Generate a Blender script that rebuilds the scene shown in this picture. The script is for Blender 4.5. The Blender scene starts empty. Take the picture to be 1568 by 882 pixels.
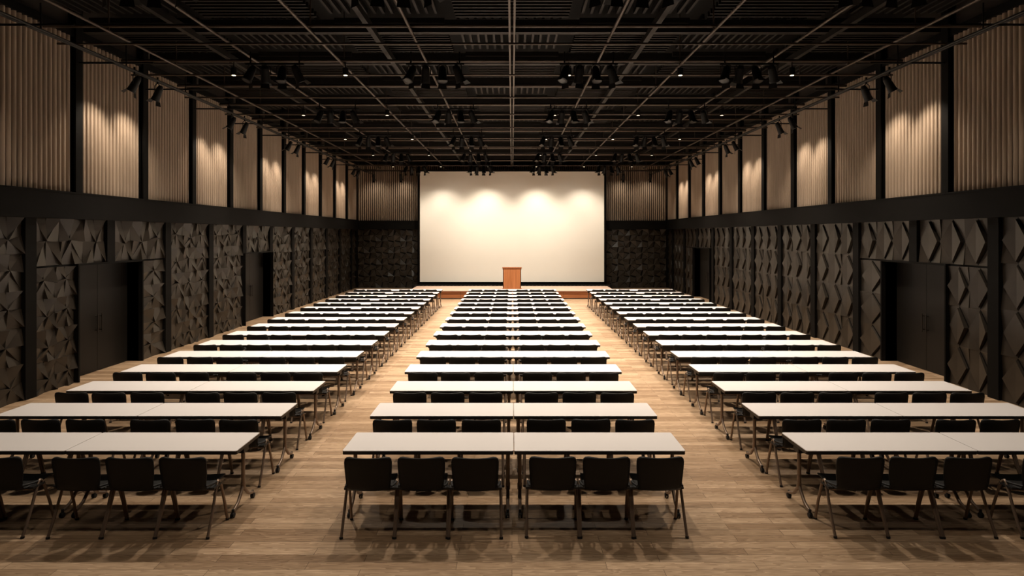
import bpy, math, random
from mathutils import Vector
random.seed(7)
scene = bpy.context.scene
H=2.98; F=945.0

# ------------------------------------------------------------------ materials
def mat(name, col, rough=0.5, metal=0.0, var=0.0, scale=8.0, emit=None, estr=0.0, bump=0.0, stretch=(1,1,1), spec=0.5):
    m=bpy.data.materials.new(name); m.use_nodes=True
    nt=m.node_tree; b=nt.nodes['Principled BSDF']
    b.inputs['Base Color'].default_value=(*col,1); b.inputs['Roughness'].default_value=rough
    b.inputs['Metallic'].default_value=metal
    b.inputs['Specular IOR Level'].default_value=spec
    if emit:
        b.inputs['Emission Color'].default_value=(*emit,1); b.inputs['Emission Strength'].default_value=estr
    if var>0 or bump>0:
        tc=nt.nodes.new('ShaderNodeTexCoord'); mp=nt.nodes.new('ShaderNodeMapping')
        mp.inputs['Scale'].default_value=stretch
        nz=nt.nodes.new('ShaderNodeTexNoise'); nz.inputs['Scale'].default_value=scale; nz.inputs['Detail'].default_value=5
        nt.links.new(tc.outputs['Object'],mp.inputs['Vector']); nt.links.new(mp.outputs['Vector'],nz.inputs['Vector'])
        if var>0:
            cr=nt.nodes.new('ShaderNodeValToRGB')
            cr.color_ramp.elements[0].position=0.3; cr.color_ramp.elements[1].position=0.7
            cr.color_ramp.elements[0].color=(*[c*(1-var) for c in col],1)
            cr.color_ramp.elements[1].color=(*[min(1,c*(1+var)) for c in col],1)
            nt.links.new(nz.outputs['Fac'],cr.inputs['Fac']); nt.links.new(cr.outputs['Color'],b.inputs['Base Color'])
        if bump>0:
            bp=nt.nodes.new('ShaderNodeBump'); bp.inputs['Strength'].default_value=bump; bp.inputs['Distance'].default_value=0.01
            nt.links.new(nz.outputs['Fac'],bp.inputs['Height']); nt.links.new(bp.outputs['Normal'],b.inputs['Normal'])
    return m

M_relief=mat('dark_relief_panel',(0.030,0.0238,0.0175),0.38,var=0.2,scale=3,spec=0.42)
M_slat=mat('tan_batten',(0.35,0.268,0.20),0.6,var=0.12,scale=6,stretch=(1,1,0.1))
M_gap=mat('batten_gap',(0.025,0.018,0.013),0.8,var=0.1)
M_black=mat('black_steel',(0.004,0.0035,0.003),0.7,var=0.2,scale=3,spec=0.12)
M_door=mat('black_door_paint',(0.010,0.0085,0.007),0.5,var=0.15,scale=2,spec=0.25)
M_ceil=mat('black_ceiling',(0.004,0.0035,0.003),0.8,var=0.2,spec=0.2)
M_louv=mat('ceiling_louvre',(0.008,0.0064,0.005),0.6,var=0.2,spec=0.25)
M_pipe=mat('bronze_pipe',(0.055,0.038,0.027),0.5,metal=0.3,var=0.15,scale=2)
M_fix=mat('black_fixture',(0.005,0.0045,0.004),0.5,var=0.2,spec=0.25)
M_lens=mat('lamp_lens',(0.03,0.027,0.024),0.35,var=0.02,spec=0.3)
M_dl=mat('downlight_lens',(0.9,0.8,0.6),0.3,emit=(1,0.80,0.52),estr=3.0,var=0.02)
M_top=mat('white_laminate',(0.82,0.785,0.77),0.30,var=0.01,scale=2)
M_edge=mat('dark_table_edge',(0.02,0.015,0.012),0.5,var=0.1)
M_leg=mat('bronze_leg',(0.23,0.165,0.12),0.38,metal=0.5,var=0.1)
M_rub=mat('black_rubber',(0.008,0.008,0.008),0.6,var=0.1)
M_chair=mat('black_chair_shell',(0.006,0.0055,0.005),0.5,bump=0.08,scale=150,var=0.1,spec=0.3)
M_screen=mat('screen_fabric',(0.80,0.77,0.70),0.9,var=0.01,scale=1)

def wood(name,c1,c2,ori='z',rough=0.35,scale=1.0):
    m=bpy.data.materials.new(name); m.use_nodes=True
    nt=m.node_tree; b=nt.nodes['Principled BSDF']
    tc=nt.nodes.new('ShaderNodeTexCoord'); mp=nt.nodes.new('ShaderNodeMapping')
    mp.inputs['Scale'].default_value=(14,14,0.8) if ori=='z' else (0.8,14,14)
    nz=nt.nodes.new('ShaderNodeTexNoise'); nz.inputs['Scale'].default_value=scale; nz.inputs['Detail'].default_value=6; nz.inputs['Distortion'].default_value=0.6
    cr=nt.nodes.new('ShaderNodeValToRGB'); cr.color_ramp.elements[0].position=0.3; cr.color_ramp.elements[1].position=0.7
    cr.color_ramp.elements[0].color=(*c1,1); cr.color_ramp.elements[1].color=(*c2,1)
    L=nt.links.new
    L(tc.outputs['Object'],mp.inputs['Vector']);L(mp.outputs['Vector'],nz.inputs['Vector']);L(nz.outputs['Fac'],cr.inputs['Fac']);L(cr.outputs['Color'],b.inputs['Base Color'])
    b.inputs['Roughness'].default_value=rough
    return m
M_stage=wood('cherry_wood',(0.25,0.085,0.03),(0.38,0.14,0.05),'x')
M_pod=wood('podium_cherry',(0.34,0.125,0.045),(0.50,0.20,0.08),'z')
M_stagetop=mat('stage_carpet',(0.42,0.30,0.23),0.7,var=0.05)

def floor_mat():
    m=bpy.data.materials.new('oak_plank_floor'); m.use_nodes=True
    nt=m.node_tree; b=nt.nodes['Principled BSDF']; L=nt.links.new; N=nt.nodes.new
    tc=N('ShaderNodeTexCoord')
    br=N('ShaderNodeTexBrick'); br.offset=0.37; br.offset_frequency=2
    br.inputs['Color1'].default_value=(0,0,0,1); br.inputs['Color2'].default_value=(1,1,1,1); br.inputs['Mortar'].default_value=(0.5,0.5,0.5,1)
    br.inputs['Scale'].default_value=1.0; br.inputs['Brick Width'].default_value=1.35; br.inputs['Row Height'].default_value=0.125
    br.inputs['Mortar Size'].default_value=0.0024; br.inputs['Mortar Smooth'].default_value=0.2; br.inputs['Bias'].default_value=0
    L(tc.outputs['Object'],br.inputs['Vector'])
    mul=N('ShaderNodeVectorMath'); mul.operation='SCALE'; mul.inputs['Scale'].default_value=37.0
    L(br.outputs['Color'],mul.inputs[0])
    mp=N('ShaderNodeMapping'); mp.inputs['Scale'].default_value=(1.1,11,1)
    L(tc.outputs['Object'],mp.inputs['Vector'])
    add=N('ShaderNodeVectorMath'); add.operation='ADD'; L(mp.outputs['Vector'],add.inputs[0]); L(mul.outputs['Vector'],add.inputs[1])
    nz=N('ShaderNodeTexNoise'); nz.inputs['Scale'].default_value=1.0; nz.inputs['Detail'].default_value=3; nz.inputs['Distortion'].default_value=0.3
    L(add.outputs['Vector'],nz.inputs['Vector'])
    m1=N('ShaderNodeMath'); m1.operation='MULTIPLY'; m1.inputs[1].default_value=11.0; L(nz.outputs['Fac'],m1.inputs[0])
    m2=N('ShaderNodeMath'); m2.operation='FRACT'; L(m1.outputs[0],m2.inputs[0])
    nz2=N('ShaderNodeTexNoise'); nz2.inputs['Scale'].default_value=5.0; nz2.inputs['Detail'].default_value=6
    L(add.outputs['Vector'],nz2.inputs['Vector'])
    crr=N('ShaderNodeValToRGB'); e=crr.color_ramp.elements
    e[0].position=0.0; e[0].color=(0.33,0.222,0.135,1); e[1].position=1.0; e[1].color=(0.57,0.418,0.28,1)
    x=e.new(0.5); x.color=(0.45,0.32,0.205,1)
    L(br.outputs['Color'],crr.inputs['Fac'])
    gr=N('ShaderNodeValToRGB'); g=gr.color_ramp.elements; g[0].position=0.0; g[0].color=(1.06,1.05,1.04,1); g[1].position=0.95; g[1].color=(0.60,0.54,0.48,1)
    L(m2.outputs[0],gr.inputs['Fac'])
    mx=N('ShaderNodeMix'); mx.data_type='RGBA'; mx.blend_type='MULTIPLY'; mx.inputs['Factor'].default_value=0.9
    L(crr.outputs['Color'],mx.inputs['A']); L(gr.outputs['Color'],mx.inputs['B'])
    gr2=N('ShaderNodeValToRGB'); g=gr2.color_ramp.elements; g[0].position=0.3; g[0].color=(0.8,0.78,0.76,1); g[1].position=0.7; g[1].color=(1.1,1.1,1.1,1)
    L(nz2.outputs['Fac'],gr2.inputs['Fac'])
    mx2=N('ShaderNodeMix'); mx2.data_type='RGBA'; mx2.blend_type='MULTIPLY'; mx2.inputs['Factor'].default_value=0.7
    L(mx.outputs['Result'],mx2.inputs['A']); L(gr2.outputs['Color'],mx2.inputs['B'])
    mx3=N('ShaderNodeMix'); mx3.data_type='RGBA'
    L(br.outputs['Fac'],mx3.inputs['Factor']); L(mx2.outputs['Result'],mx3.inputs['A']); mx3.inputs['B'].default_value=(0.08,0.05,0.028,1)
    L(mx3.outputs['Result'],b.inputs['Base Color'])
    b.inputs['Roughness'].default_value=0.34
    bp=N('ShaderNodeBump'); bp.inputs['Strength'].default_value=0.25; bp.inputs['Distance'].default_value=0.002; bp.invert=True
    L(br.outputs['Fac'],bp.inputs['Height']); L(bp.outputs['Normal'],b.inputs['Normal'])
    return m
M_floor=floor_mat()

# ------------------------------------------------------------------ builder
class B:
    def __init__(s,fn=None): s.v=[];s.f=[];s.m=[];s.sm=[];s.mats=[];s.fn=fn
    def mi(s,m):
        if m not in s.mats: s.mats.append(m)
        return s.mats.index(m)
    def add(s,vs,fs,m,smooth=False):
        o=len(s.v); s.v+= [tuple(s.fn(*p)) if s.fn else tuple(p) for p in vs]
        k=s.mi(m)
        for f in fs: s.f.append([o+i for i in f]); s.m.append(k); s.sm.append(smooth)
    def box(s,a,b,m):
        x0,y0,z0=a;x1,y1,z1=b
        s.add([(x0,y0,z0),(x1,y0,z0),(x1,y1,z0),(x0,y1,z0),(x0,y0,z1),(x1,y0,z1),(x1,y1,z1),(x0,y1,z1)],
              [(0,3,2,1),(4,5,6,7),(0,1,5,4),(1,2,6,5),(2,3,7,6),(3,0,4,7)],m)
    def tube(s,p0,p1,r,m,n=8,r1=None):
        p0=Vector(p0);p1=Vector(p1);r1=r if r1 is None else r1
        d=(p1-p0).normalized(); a=d.orthogonal().normalized(); c=d.cross(a)
        vs=[]
        for p,rr in((p0,r),(p1,r1)):
            for i in range(n):
                t=2*math.pi*i/n; vs.append(tuple(p+a*math.cos(t)*rr+c*math.sin(t)*rr))
        s.add(vs,[(i,(i+1)%n,n+(i+1)%n,n+i) for i in range(n)],m,True)
        s.add([vs[i] for i in range(n)],[tuple(range(n-1,-1,-1))],m); s.add([vs[n+i] for i in range(n)],[tuple(range(n))],m)
    def path(s,pts,r,m,n=8):
        pts=[Vector(p) for p in pts]; rings=[]
        ref=None
        for i,p in enumerate(pts):
            d=(pts[min(i+1,len(pts)-1)]-pts[max(i-1,0)]).normalized()
            a=d.orthogonal().normalized() if ref is None else (ref-d*ref.dot(d)).normalized()
            ref=a; c=d.cross(a)
            rings.append([tuple(p+a*math.cos(2*math.pi*k/n)*r+c*math.sin(2*math.pi*k/n)*r) for k in range(n)])
        vs=[v for rg in rings for v in rg]; fs=[]
        for i in range(len(pts)-1):
            for k in range(n): fs.append((i*n+k,i*n+(k+1)%n,(i+1)*n+(k+1)%n,(i+1)*n+k))
        s.add(vs,fs,m,True)
        s.add(rings[0],[tuple(range(n))[::-1]],m); s.add(rings[-1],[tuple(range(n))],m)
    def mesh(s,name):
        me=bpy.data.meshes.new(name); me.from_pydata(s.v,[],s.f)
        for m in s.mats: me.materials.append(m)
        me.polygons.foreach_set('material_index',s.m); me.polygons.foreach_set('use_smooth',s.sm)
        me.update(); return me
    def obj(s,name,loc=(0,0,0),rot=(0,0,0)):
        return place(s.mesh(name),name,loc,rot)
def place(me,name,loc=(0,0,0),rot=(0,0,0),parent=None):
    o=bpy.data.objects.new(name,me); o.location=loc; o.rotation_euler=rot
    scene.collection.objects.link(o)
    if parent: o.parent=parent
    return o

Y0,Y1=-4.0,34.9
XW=8.85
ZC=7.9
COL=[12.4+2.25*k for k in range(-7,10)]      # upper columns
LCOL=[13.5+2.25*k for k in range(-7,10)]    # lower columns
DOOR={'L':[(12.5,14.62),(20.3,22.6)],'R':[(12.5,14.62),(27.4,29.9)]}
DH=2.36

# ------------------------------------------------------------------ floor / ceiling
b=B(); b.box((-9.4,Y0-0.3,-0.2),(9.4,Y1+0.3,0),M_floor); b.obj('floor')
b=B(); b.box((-9.4,Y0-0.3,ZC),(9.4,Y1+0.3,ZC+0.2),M_ceil); b.obj('ceiling')

# ------------------------------------------------------------------ relief wedges
def wedge(b,pts,hs,base=0.0,m=M_relief):
    top=[(p[0],p[1],base+h) for p,h in zip(pts,hs)]
    bot=[(p[0],p[1],base) for p in pts]
    n=len(pts)
    b.add(top,[tuple(range(n))],m)
    for i in range(n):
        j=(i+1)%n
        if hs[i]>1e-4 or hs[j]>1e-4:
            b.add([bot[i],bot[j],top[j],top[i]],[(0,1,2,3)],m)
def relief(b,u0,u1,v0,v1,style,clip=None):
    W=u1-u0
    if W<0.25: return
    if style=='diamond':
        nx=max(1,round(W/0.66)); ny=max(1,round((v1-v0)/0.82))
    else:
        nx=max(1,round(W/0.66)); ny=max(1,round((v1-v0)/0.66))
    cw=W/nx; ch=(v1-v0)/ny
    for i in range(nx):
        for j in range(ny):
            a0=u0+i*cw;a1=a0+cw;c0=v0+j*ch;c1=c0+ch
            am=(a0+a1)/2;cm=(c0+c1)/2
            D=0.085
            if style=='diamond':
                ins=0.08*cw
                l,r,t,bt=(a0+ins,cm),(a1-ins,cm),(am,c1-.04),(am,c0+.04)
                L0,R0,T0,B0=(a0,cm),(a1,cm),(am,c1),(am,c0)
                h1=D*random.choice([1,0.75,0.5]); h2=D*random.choice([1,0.75,0.5]); hm=random.choice([0.03,0.05])
                wedge(b,[bt,t,l],[hm,hm,h1])
                wedge(b,[t,bt,r],[hm,hm,h2])
                for (cor,p,q) in (((a0,c0),B0,L0),((a1,c0),R0,B0),((a1,c1),T0,R0),((a0,c1),L0,T0)):
                    g=random.choice([0.5,0.3,0.15])*D
                    wedge(b,[cor,p,q],[g,0.0,0.0])
            else:
                c=(am+random.uniform(-.12,.12)*cw, cm+random.uniform(-.12,.12)*ch)
                cs=[(a0,c0),(am,c0),(a1,c0),(a1,cm),(a1,c1),(am,c1),(a0,c1),(a0,cm)]
                ph=(i+j)%2
                for q in range(8):
                    p,r=cs[q],cs[(q+1)%8]
                    if (q+ph)%2==0: wedge(b,[c,p,r],[0.0,D*random.uniform(.6,1.1),0.01])
                    else: wedge(b,[c,p,r],[D*random.uniform(.35,.8),0.0,0.01])
def battens(b,u0,u1,v0,v1):
    W=u1-u0; n=max(1,round(W/0.118)); p=W/n
    for i in range(n):
        a=u0+i*p
        prof=[(a+0.18*p,0.01),(a+0.22*p,0.055),(a+0.38*p,0.075),(a+0.62*p,0.075),(a+0.78*p,0.055),(a+0.82*p,0.01)]
        vs=[(x,v0,w) for x,w in prof]+[(x,v1,w) for x,w in prof]
        k=len(prof)
        b.add(vs,[(q,q+1,k+q+1,k+q) for q in range(k-1)],M_slat,True)
        b.add([(a,v0,0.012),(a+0.18*p,v0,0.012),(a+0.18*p,v1,0.012),(a,v1,0.012)],[(0,1,2,3)],M_gap)
        b.add([(a+.82*p,v0,0.012),(a+p,v0,0.012),(a+p,v1,0.012),(a+.82*p,v1,0.012)],[(0,1,2,3)],M_gap)

def side_wall(side):
    sg=-1 if side=='L' else 1
    fn=lambda u,v,w:(sg*(XW-w),u,v)
    b=B(fn); doors=DOOR[side]
    cur=Y0-0.2
    for d0,d1 in doors:
        b.box((cur,0,-0.5),(d0,3.5,0),M_black); b.box((d0,DH,-0.5),(d1,3.5,0),M_black)
        b.box((d0,0,-0.5),(d1,DH,-0.34),M_black); cur=d1
    b.box((cur,0,-0.5),(Y1+0.2,3.5,0),M_black)
    b.box((Y0-0.2,3.5,-0.5),(Y1+0.2,ZC,0),M_gap)
    st='diamond' if side=='R' else 'facet'
    edges=[Y0]+[c for c in LCOL if Y0<c<Y1]+[Y1]
    for a,c in zip(edges[:-1],edges[1:]):
        u0,u1=a+0.13,c-0.13
        cuts=[(d0-0.03,d1+0.03) for d0,d1 in doors if d1>u0 and d0<u1]
        if not cuts: relief(b,u0,u1,0.0,3.3,st)
        else:
            d0,d1=cuts[0]
            if d0-u0>0.25: relief(b,u0,d0,0,DH,st)
            if u1-d1>0.25: relief(b,d1,u1,0,DH,st)
            relief(b,u0,u1,DH+0.04,3.3,st)
    edges=[Y0]+[c for c in COL if Y0<c<Y1-0.3]+[Y1]
    for a,c in zip(edges[:-1],edges[1:]):
        battens(b,a+0.1,c-0.1,3.8,7.0)
    b.obj('wall_left' if side=='L' else 'wall_right')
    b=B(fn)
    b.box((Y0,3.3,0.0),(Y1,3.8,0.2),M_black)
    b.box((Y0,3.8,0.17),(Y1,3.83,0.21),M_black)
    b.box((Y0,6.95,0.0),(Y1,7.1,0.12),M_black)
    for c in COL:
        if Y0<c<Y1-0.3: b.box((c-0.1,3.8,0.0),(c+0.1,ZC,0.03),M_black); b.box((c-0.03,3.8,0.03),(c+0.03,ZC,0.14),M_black); b.box((c-0.1,3.8,0.13),(c+0.1,ZC,0.16),M_black)
    for c in LCOL:
        if Y0<c<Y1-0.3:
            ind=[d for d in doors if d[0]-0.1<c<d[1]+0.1]
            b.box((c-0.13,DH+0.02 if ind else 0,0.0),(c+0.13,3.3,0.085),M_black)
    for d0,d1 in doors:
        b.box((d0-0.04,0,-0.33),(d0,DH,0.10),M_black); b.box((d1,0,-0.33),(d1+0.04,DH,0.10),M_black); b.box((d0-0.04,DH,-0.33),(d1+0.04,DH+0.04,0.10),M_black)
    b.obj('trim_1' if side=='L' else 'trim_2')
    for i,(d0,d1) in enumerate(doors):
        b=B(fn); mid=(d0+d1)/2
        b.box((d0+0.01,0.01,-0.32),(mid-0.004,DH-0.01,-0.26),M_door); b.box((mid+0.004,0.01,-0.32),(d1-0.01,DH-0.01,-0.26),M_door)
        for s in(-1,1):
            u=mid+s*0.07
            b.tube((u,0.85,-0.20),(u,1.25,-0.20),0.012,M_edge); b.tube((u,0.9,-0.26),(u,0.9,-0.20),0.009,M_edge); b.tube((u,1.2,-0.26),(u,1.2,-0.20),0.009,M_edge)
        b.obj('door_%d'%(i+1 if side=='L' else i+3))
side_wall('L'); side_wall('R')

fn=lambda u,v,w:(u,Y1-w,v)
b=B(fn); b.box((-XW,0,-0.3),(XW,ZC,0),M_gap)
b.box((-XW,0,0),(XW,3.3,0.01),M_black)
for s in(-1,1):
    us=sorted([s*5.3,s*8.7])
    relief(b,us[0],us[1],0.0,3.3,'facet'); battens(b,us[0],us[1],3.8,7.0)
relief(b,-5.2,5.2,0.5,3.3,'facet'); battens(b,-5.2,5.2,3.8,7.0)
b.obj('wall_back')
b=B(fn); b.box((-XW+0.2,3.3,0.01),(XW-0.2,3.8,0.2),M_black); b.box((-XW+.2,6.95,0),(XW-.2,7.1,0.12),M_black)
for u in(-5.25,5.25): b.box((u-0.06,0,0.01),(u+0.06,7.0,0.22),M_black)
b.obj('trim_3')
b=B(); b.box((-XW,Y0-0.2,0),(XW,Y0,ZC),M_relief); b.obj('wall_front')

# ------------------------------------------------------------------ screen, stage, podium
b=B(); b.box((-4.93,33.0,0.47),(4.93,33.04,6.40),M_screen)
b.box((-4.97,32.99,6.38),(4.97,33.08,6.46),M_black)
for s in(-1,1): b.box((s*4.95-0.025,32.99,0.42),(s*4.95+0.025,33.06,6.4),M_black)
b.box((-4.97,32.99,0.40),(4.97,33.08,0.475),M_black)
for x in(-3.7,0,3.7): b.tube((x,33.06,6.44),(x,33.06,6.68),0.02,M_black)
b.obj('projection_screen')
b=B(); b.box((-5.3,32.6,0.0),(5.3,32.95,0.34),M_black)
for i in range(52):
    x=-5.1+i*0.2; b.tube((x,32.6,0.27),(x,32.55,0.27),0.055,M_edge,n=10)
b.obj('footlight_trough')
b=B(); b.box((-4.8,28.72,0.0),(4.8,31.3,0.36),M_stage); b.box((-4.82,28.68,0.36),(4.82,31.3,0.395),M_stagetop)
b.box((-4.8,28.70,0.0),(4.8,28.72,0.05),M_edge)
for x in [-4.8+1.2*i for i in range(1,8)]: b.box((x-0.004,28.715,0.05),(x+0.004,28.722,0.36),M_edge)
b.obj('stage')
b=B()
b.box((-0.43,29.3,0.395),(0.43,29.33,1.42),M_pod)
for s in(-1,1): b.box((min(s*.43,s*.40),29.3,0.395),(max(s*.43,s*.40),29.8,1.36),M_pod)
b.box((-0.40,29.33,1.0),(0.40,29.78,1.02),M_pod)
b.add([(-.46,29.27,1.46),(.46,29.27,1.46),(.46,29.85,1.36),(-.46,29.85,1.36),(-.46,29.27,1.42),(.46,29.27,1.42),(.46,29.85,1.32),(-.46,29.85,1.32)],
      [(0,1,2,3),(7,6,5,4),(0,4,5,1),(1,5,6,2),(2,6,7,3),(3,7,4,0)],M_pod)
b.box((-0.45,29.27,0.395),(0.45,29.30,0.46),M_pod)
b.obj('podium')

# ------------------------------------------------------------------ table
def table_mesh():
    b=B()
    w=0.896;d=0.30
    def slab(w,d,z0,z1,c,m):
        P=[(-w+c,-d),(w-c,-d),(w,-d+c),(w,d-c),(w-c,d),(-w+c,d),(-w,d-c),(-w,-d+c)]
        b.add([(x,y,z0) for x,y in P]+[(x,y,z1) for x,y in P],[tuple(range(7,-1,-1)),tuple(range(8,16))]+[(i,(i+1)%8,8+(i+1)%8,8+i) for i in range(8)],m)
    slab(w,d,0.714,0.722,0.012,M_top)
    slab(w-0.001,d-0.001,0.682,0.714,0.012,M_edge)
    b.box((-0.80,-0.035,0.635),(0.80,0.035,0.682),M_edge)
    b.box((-0.74,0.2,0.65),(0.74,0.22,0.683),M_edge)
    for s in(-1,1):
        x=s*0.835
        b.box((x-0.03,-0.20,0.655),(x+0.03,0.20,0.683),M_edge)
        b.tube((x,0.0,0.67),(x,0.0,0.24),0.021,M_leg,n=10)
        b.tube((x,0,0.20),(x,0,0.27),0.026,M_leg,n=10)
        for t in(-1,1):
            b.path([(x,0,0.25),(x,t*0.04,0.19),(x,t*0.12,0.11),(x,t*0.20,0.075),(x,t*0.245,0.065)],0.018,M_leg)
            b.tube((x,t*0.245,0.085),(x,t*0.245,0.045),0.014,M_rub)
            b.tube((x-0.018,t*0.25,0.027),(x-0.006,t*0.25,0.027),0.027,M_rub,n=12)
            b.tube((x+0.006,t*0.25,0.027),(x+0.018,t*0.25,0.027),0.027,M_rub,n=12)
            b.tube((x-0.012,t*0.25,0.03),(x+0.012,t*0.25,0.03),0.008,M_rub)
        b.box((x-0.035,-0.06,0.61),(x+0.035,0.06,0.66),M_edge)
    return b.mesh('folding_table')
def chair_mesh():
    b=B()
    prof=[(0.235,0.425,.34),(0.235,0.440,.40),(0.215,0.452,.435),(0.16,0.455,.45),(0.06,0.448,.45),(-0.04,0.440,.44),(-0.12,0.437,.43),(-0.165,0.445,.425),
          (-0.195,0.475,.425),(-0.212,0.53,.44),(-0.225,0.60,.455),(-0.238,0.68,.465),(-0.247,0.74,.468),(-0.252,0.772,.455),(-0.255,0.787,.42),(-0.256,0.793,.36)]
    n=len(prof);K=10;T=0.014
    ctr=[]
    for i,(y,z,w) in enumerate(prof):
        a=prof[max(i-1,0)];c=prof[min(i+1,n-1)]
        ty,tz=c[0]-a[0],c[1]-a[1]; l=math.hypot(ty,tz); ny,nz=(tz/l,-ty/l)
        for k in range(K+1):
            s=-1+2*k/K; x=s*w/2
            back=min(1,max(0,(z-0.46)/0.15)); cur=(s*s)*(0.035*back)+ (s*s)*0.012*(1-back)
            ctr.append((x,y+ny*cur,z+nz*cur,ny,nz))
    A=[(x,y+ny*T/2,z+nz*T/2) for x,y,z,ny,nz in ctr]; C=[(x,y-ny*T/2,z-nz*T/2) for x,y,z,ny,nz in ctr]
    N=len(A);fs=[]
    for i in range(n-1):
        for k in range(K):
            q=i*(K+1)+k; fs.append((q,q+1,q+K+2,q+K+1)); fs.append((N+q,N+q+K+1,N+q+K+2,N+q+1))
        q=i*(K+1);fs.append((q,q+K+1,N+q+K+1,N+q)); q+=K; fs.append((q,N+q,N+q+K+1,q+K+1))
    for k in range(K):
        fs.append((k,N+k,N+k+1,k+1)); q=(n-1)*(K+1)+k; fs.append((q,q+1,N+q+1,N+q))
    b.add(A+C,fs,M_chair,True)
    for s in(-1,1):
        x=s*0.255
        b.path([(x+s*.003,-0.235,0.012),(x,-0.14,0.20),(x-s*.005,-0.055,0.40),(x-s*.008,-0.02,0.47),(x-s*.008,0.0,0.485),(x-s*.008,0.02,0.47),(x-s*.005,0.06,0.40),(x,0.125,0.20),(x+s*.003,0.175,0.012)],0.0145,M_leg)
        b.tube((x+s*.003,-0.237,0),(x+s*.003,-0.233,0.02),0.018,M_rub); b.tube((x+s*.003,0.177,0),(x+s*.003,0.173,0.02),0.018,M_rub)
        b.box((min(s*.21,s*.262),-0.11,0.43),(max(s*.21,s*.262),0.05,0.452),M_rub)
        b.path([(s*.245,0.0,0.475),(s*.24,-0.10,0.485),(s*.222,-0.20,0.50)],0.011,M_rub)
    b.tube((-.24,-0.07,0.415),(.24,-0.07,0.415),0.010,M_leg); b.tube((-.24,0.08,0.415),(.24,0.08,0.415),0.010,M_leg)
    return b.mesh('stacking_chair')
TM=table_mesh();CM=chair_mesh()
blocks=[0.02,-4.68,4.88]
SP=0.1925*6.46
for n in range(16):
    d=6.46+n*SP
    for c in blocks:
        for s in(-1,1): place(TM,'folding_table',(c+s*0.9,d+0.3,0))
        for s in(-1,1):
            for o in(0.385,0.915,1.44):
                place(CM,'stacking_chair',(c+s*o,d-0.165+random.uniform(-.012,.012),0),(0,0,random.uniform(-.02,.02)))

# ------------------------------------------------------------------ ceiling grid
b=B()
for x in [-7.4,-5.5,-3.7,-1.85,1.85,3.7,5.5,7.4]:
    b.tube((x,Y0,6.72),(x,Y1,6.72),0.028,M_pipe,n=6)
b.box((-0.06,Y0,6.66),(-0.025,Y1,6.74),M_pipe); b.box((0.025,Y0,6.66),(0.06,Y1,6.74),M_pipe)
for x in(-2.75,2.75,-6.4,6.4): b.box((x-0.05,Y0,6.95),(x+0.05,Y1,7.08),M_louv)
k=-6
while 13.6+2.275*k<Y1:
    y=13.6+2.275*k
    if y>Y0:
        b.tube((-8.6,y,6.82),(8.6,y,6.82),0.035,M_pipe,n=6)
        b.tube((-8.6,y+0.35,6.6),(8.6,y+0.35,6.6),0.022,M_pipe,n=6)
        b.box((-8.6,y+1.05,7.05),(8.6,y+1.2,7.3),M_louv)
        for x in(-7.4,-3.7,0,3.7,7.4): b.tube((x,y,6.72),(x,y,ZC),0.014,M_pipe,n=6)
    k+=1
b.obj('ceiling_pipe_grid')
b=B()
y=Y0+0.3
i=0
while y<Y1-4.2:
    for xp in [-7.35,-4.9,-2.45,0,2.45,4.9,7.35]:
        if (i+int(round(xp/2.45)))%2==0:
            q=0.1
            while q<2.1: b.box((xp-1.1,y+q,7.22),(xp+1.1,y+q+0.05,7.32),M_louv); q+=0.16
        else:
            q=-1.1
            while q<1.1: b.box((xp+q,y+0.1,7.30),(xp+q+0.05,y+2.1,7.40),M_louv); q+=0.17
    y+=2.275;i+=1
b.obj('ceiling_louvres')
b=B()
for s in(-1,1):
    b.tube((s*7.75,Y0,6.36),(s*7.75,Y1,6.36),0.024,M_fix,n=6); b.tube((s*8.2,Y0,6.52),(s*8.2,Y1,6.52),0.024,M_fix,n=6)
    for c in COL:
        if Y0<c<Y1: b.tube((s*8.72,c,6.44),(s*7.2,c,6.44),0.02,M_fix,n=6); b.tube((s*7.75,c,6.36),(s*7.75,c,6.8),0.015,M_fix,n=6)
    b.tube((s*5.4,33.9,6.5),(s*8.2,33.9,6.5),0.02,M_fix,n=6)
b.obj('lighting_rail')

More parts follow.
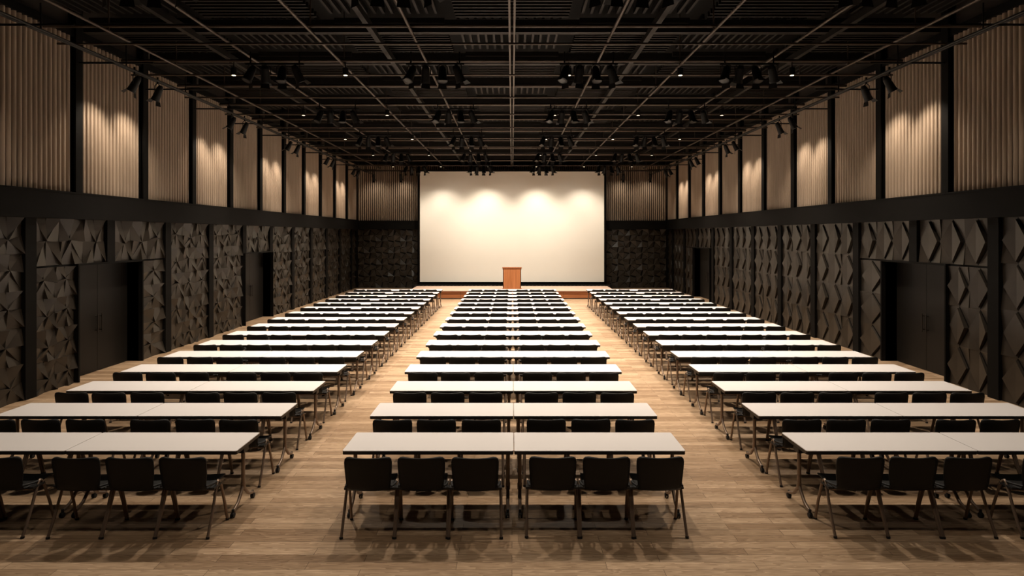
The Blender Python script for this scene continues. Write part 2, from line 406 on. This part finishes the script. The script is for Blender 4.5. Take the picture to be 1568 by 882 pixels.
# ------------------------------------------------------------------ downlights and spotlights
def aim(o,frm,to):
    o.rotation_euler=(Vector(to)-Vector(frm)).to_track_quat('-Z','Y').to_euler()
def spot(name,loc,to,e,ang,blend,col=(1,0.78,0.54),rad=0.06,parent=None):
    l=bpy.data.lights.new(name,'SPOT'); l.energy=e; l.spot_size=math.radians(ang); l.spot_blend=blend; l.color=col; l.shadow_soft_size=rad
    o=bpy.data.objects.new(name,l); scene.collection.objects.link(o); o.location=loc; aim(o,loc,to)
    return o
def downlight_mesh():
    b=B(); b.tube((0,0,0.0),(0,0,0.16),0.065,M_fix,n=16); b.tube((0,0,-0.004),(0,0,0.0),0.042,M_dl,n=16); b.tube((0,0,.16),(0,0,.35),0.012,M_fix)
    return b.mesh('downlight')
DM=downlight_mesh()
def can(b,loc,to,r=0.085,L=0.26):
    loc=Vector(loc); d=(Vector(to)-loc).normalized()
    b.tube(loc-d*L*0.5,loc+d*L*0.5,r*0.8,M_fix,n=14,r1=r)
    b.tube(loc-d*L*0.75,loc-d*L*0.5,r*0.5,M_fix,n=12,r1=r*0.8)
    b.tube(loc+d*L*0.5,loc+d*L*0.62,r*1.08,M_fix,n=14)
    b.tube(loc+d*L*0.62,loc+d*(L*0.62+0.004),r*0.8,M_lens,n=14)
    a=d.cross(Vector((0,0,1))); a=a.normalized() if a.length>0.1 else Vector((1,0,0))
    top=loc+Vector((0,0,0.24))
    for s in(-1,1):
        b.path([loc+a*s*r*1.05,loc+a*s*r*1.1+Vector((0,0,0.16)),top],0.009,M_fix,n=6)
    e=loc+d*L*0.62; u=a.cross(d).normalized()
    for s in(-1,1):
        p=e+u*s*r; q=e+u*s*(r+0.05)+d*0.09
        b.add([p-a*r*.8,p+a*r*.8,q+a*r*1.0,q-a*r*1.0],[(0,1,2,3)],M_fix)
def cluster_mesh():
    b=B()
    b.tube((-0.6,0,0.30),(0.6,0,0.30),0.024,M_fix)
    b.tube((-0.5,0,0.3),(-0.5,0,0.55),0.016,M_fix); b.tube((0.5,0,0.3),(0.5,0,0.55),0.016,M_fix)
    for x,t in((-0.5,(-1.2,-.8,-2)),(-0.2,(-.4,.9,-2)),(0.15,(.3,-.9,-2)),(0.48,(1.3,.7,-2))):
        can(b,(x,random.uniform(-.05,.05),0.08),t,r=0.095,L=0.26)
    return b.mesh('stage_light_cluster')
KM=cluster_mesh()
WARM=(1,0.855,0.70)
for k in range(-2,5):
    y=13.6+4.55*k
    for x in(-6.13,-3.67,-1.21,1.25,3.71,6.17):
        place(DM,'downlight',(x,y,6.50))
        e={-2:110,-1:560,0:1350,1:1450,2:1450,3:1400,4:450}[k]
        if abs(x)>6: e*=0.65
        spot('downlight_lamp',(x,y,6.48),(x,y,0),e,106,0.7,WARM,0.08)
for k in range(-1,5):
    y=13.6+4.55*k
    for x in(-4.88,-1.58,1.58,4.88):
        place(KM,'stage_light_cluster',(x,y-0.9 if k<4 else 31.2,6.20))
for x in(-4.5,-1.6,1.6,4.5):
    spot('screen_spot_lamp',(x,31.2,6.1),(x,33.0,3.2),130 if abs(x)<2 else 60,90,1.0,(1,0.88,0.68),0.1)
for x in(-3,0,3):  # added fill without fixtures, evens out the brightness of the screen
    spot('screen_added_fill',(x,26.5,6.2),(x,33,2.3),800,62,1.0,(1,0.90,0.75),0.15)
def wall_light(L,T,e,ang):
    b=B(); can(b,(0,0,0),Vector(T)-Vector(L)); b.tube((0,0,.22),(0,0,.37),0.02,M_fix)
    b.obj('wall_spotlight',L)
    d=(Vector(T)-Vector(L)).normalized()*0.19
    spot('wall_spot_lamp',Vector(L)+d,T,e,ang,1.0,(1,0.83,0.64),0.05)
for s in(-1,1):
    for k in range(-2,5):
        c=13.5+4.5*k
        for o in(-0.5,0.35):
            wall_light((s*7.95,c+o,6.15),(s*8.8,c+o*1.4,4.4),140 if k>=0 else 60,100)
    for x in(6.1,7.6):  # extra fixtures added to brighten the back wall battens beside the screen
        wall_light((s*x,33.9,6.15),(s*x,34.8,4.6),42,140)

# ------------------------------------------------------------------ world & camera
w=bpy.data.worlds.new('world'); scene.world=w; w.use_nodes=True
w.node_tree.nodes['Background'].inputs['Color'].default_value=(0.05,0.035,0.025,1); w.node_tree.nodes['Background'].inputs['Strength'].default_value=0.2
cam=bpy.data.cameras.new('camera'); co=bpy.data.objects.new('camera',cam); scene.collection.objects.link(co)
cam.sensor_width=36; cam.lens=36*F/1568; cam.shift_y=-81/1568
co.location=(0,0,H); co.rotation_euler=(math.radians(90),0,0); cam.clip_end=200
scene.camera=co
scene.view_settings.view_transform='Standard'
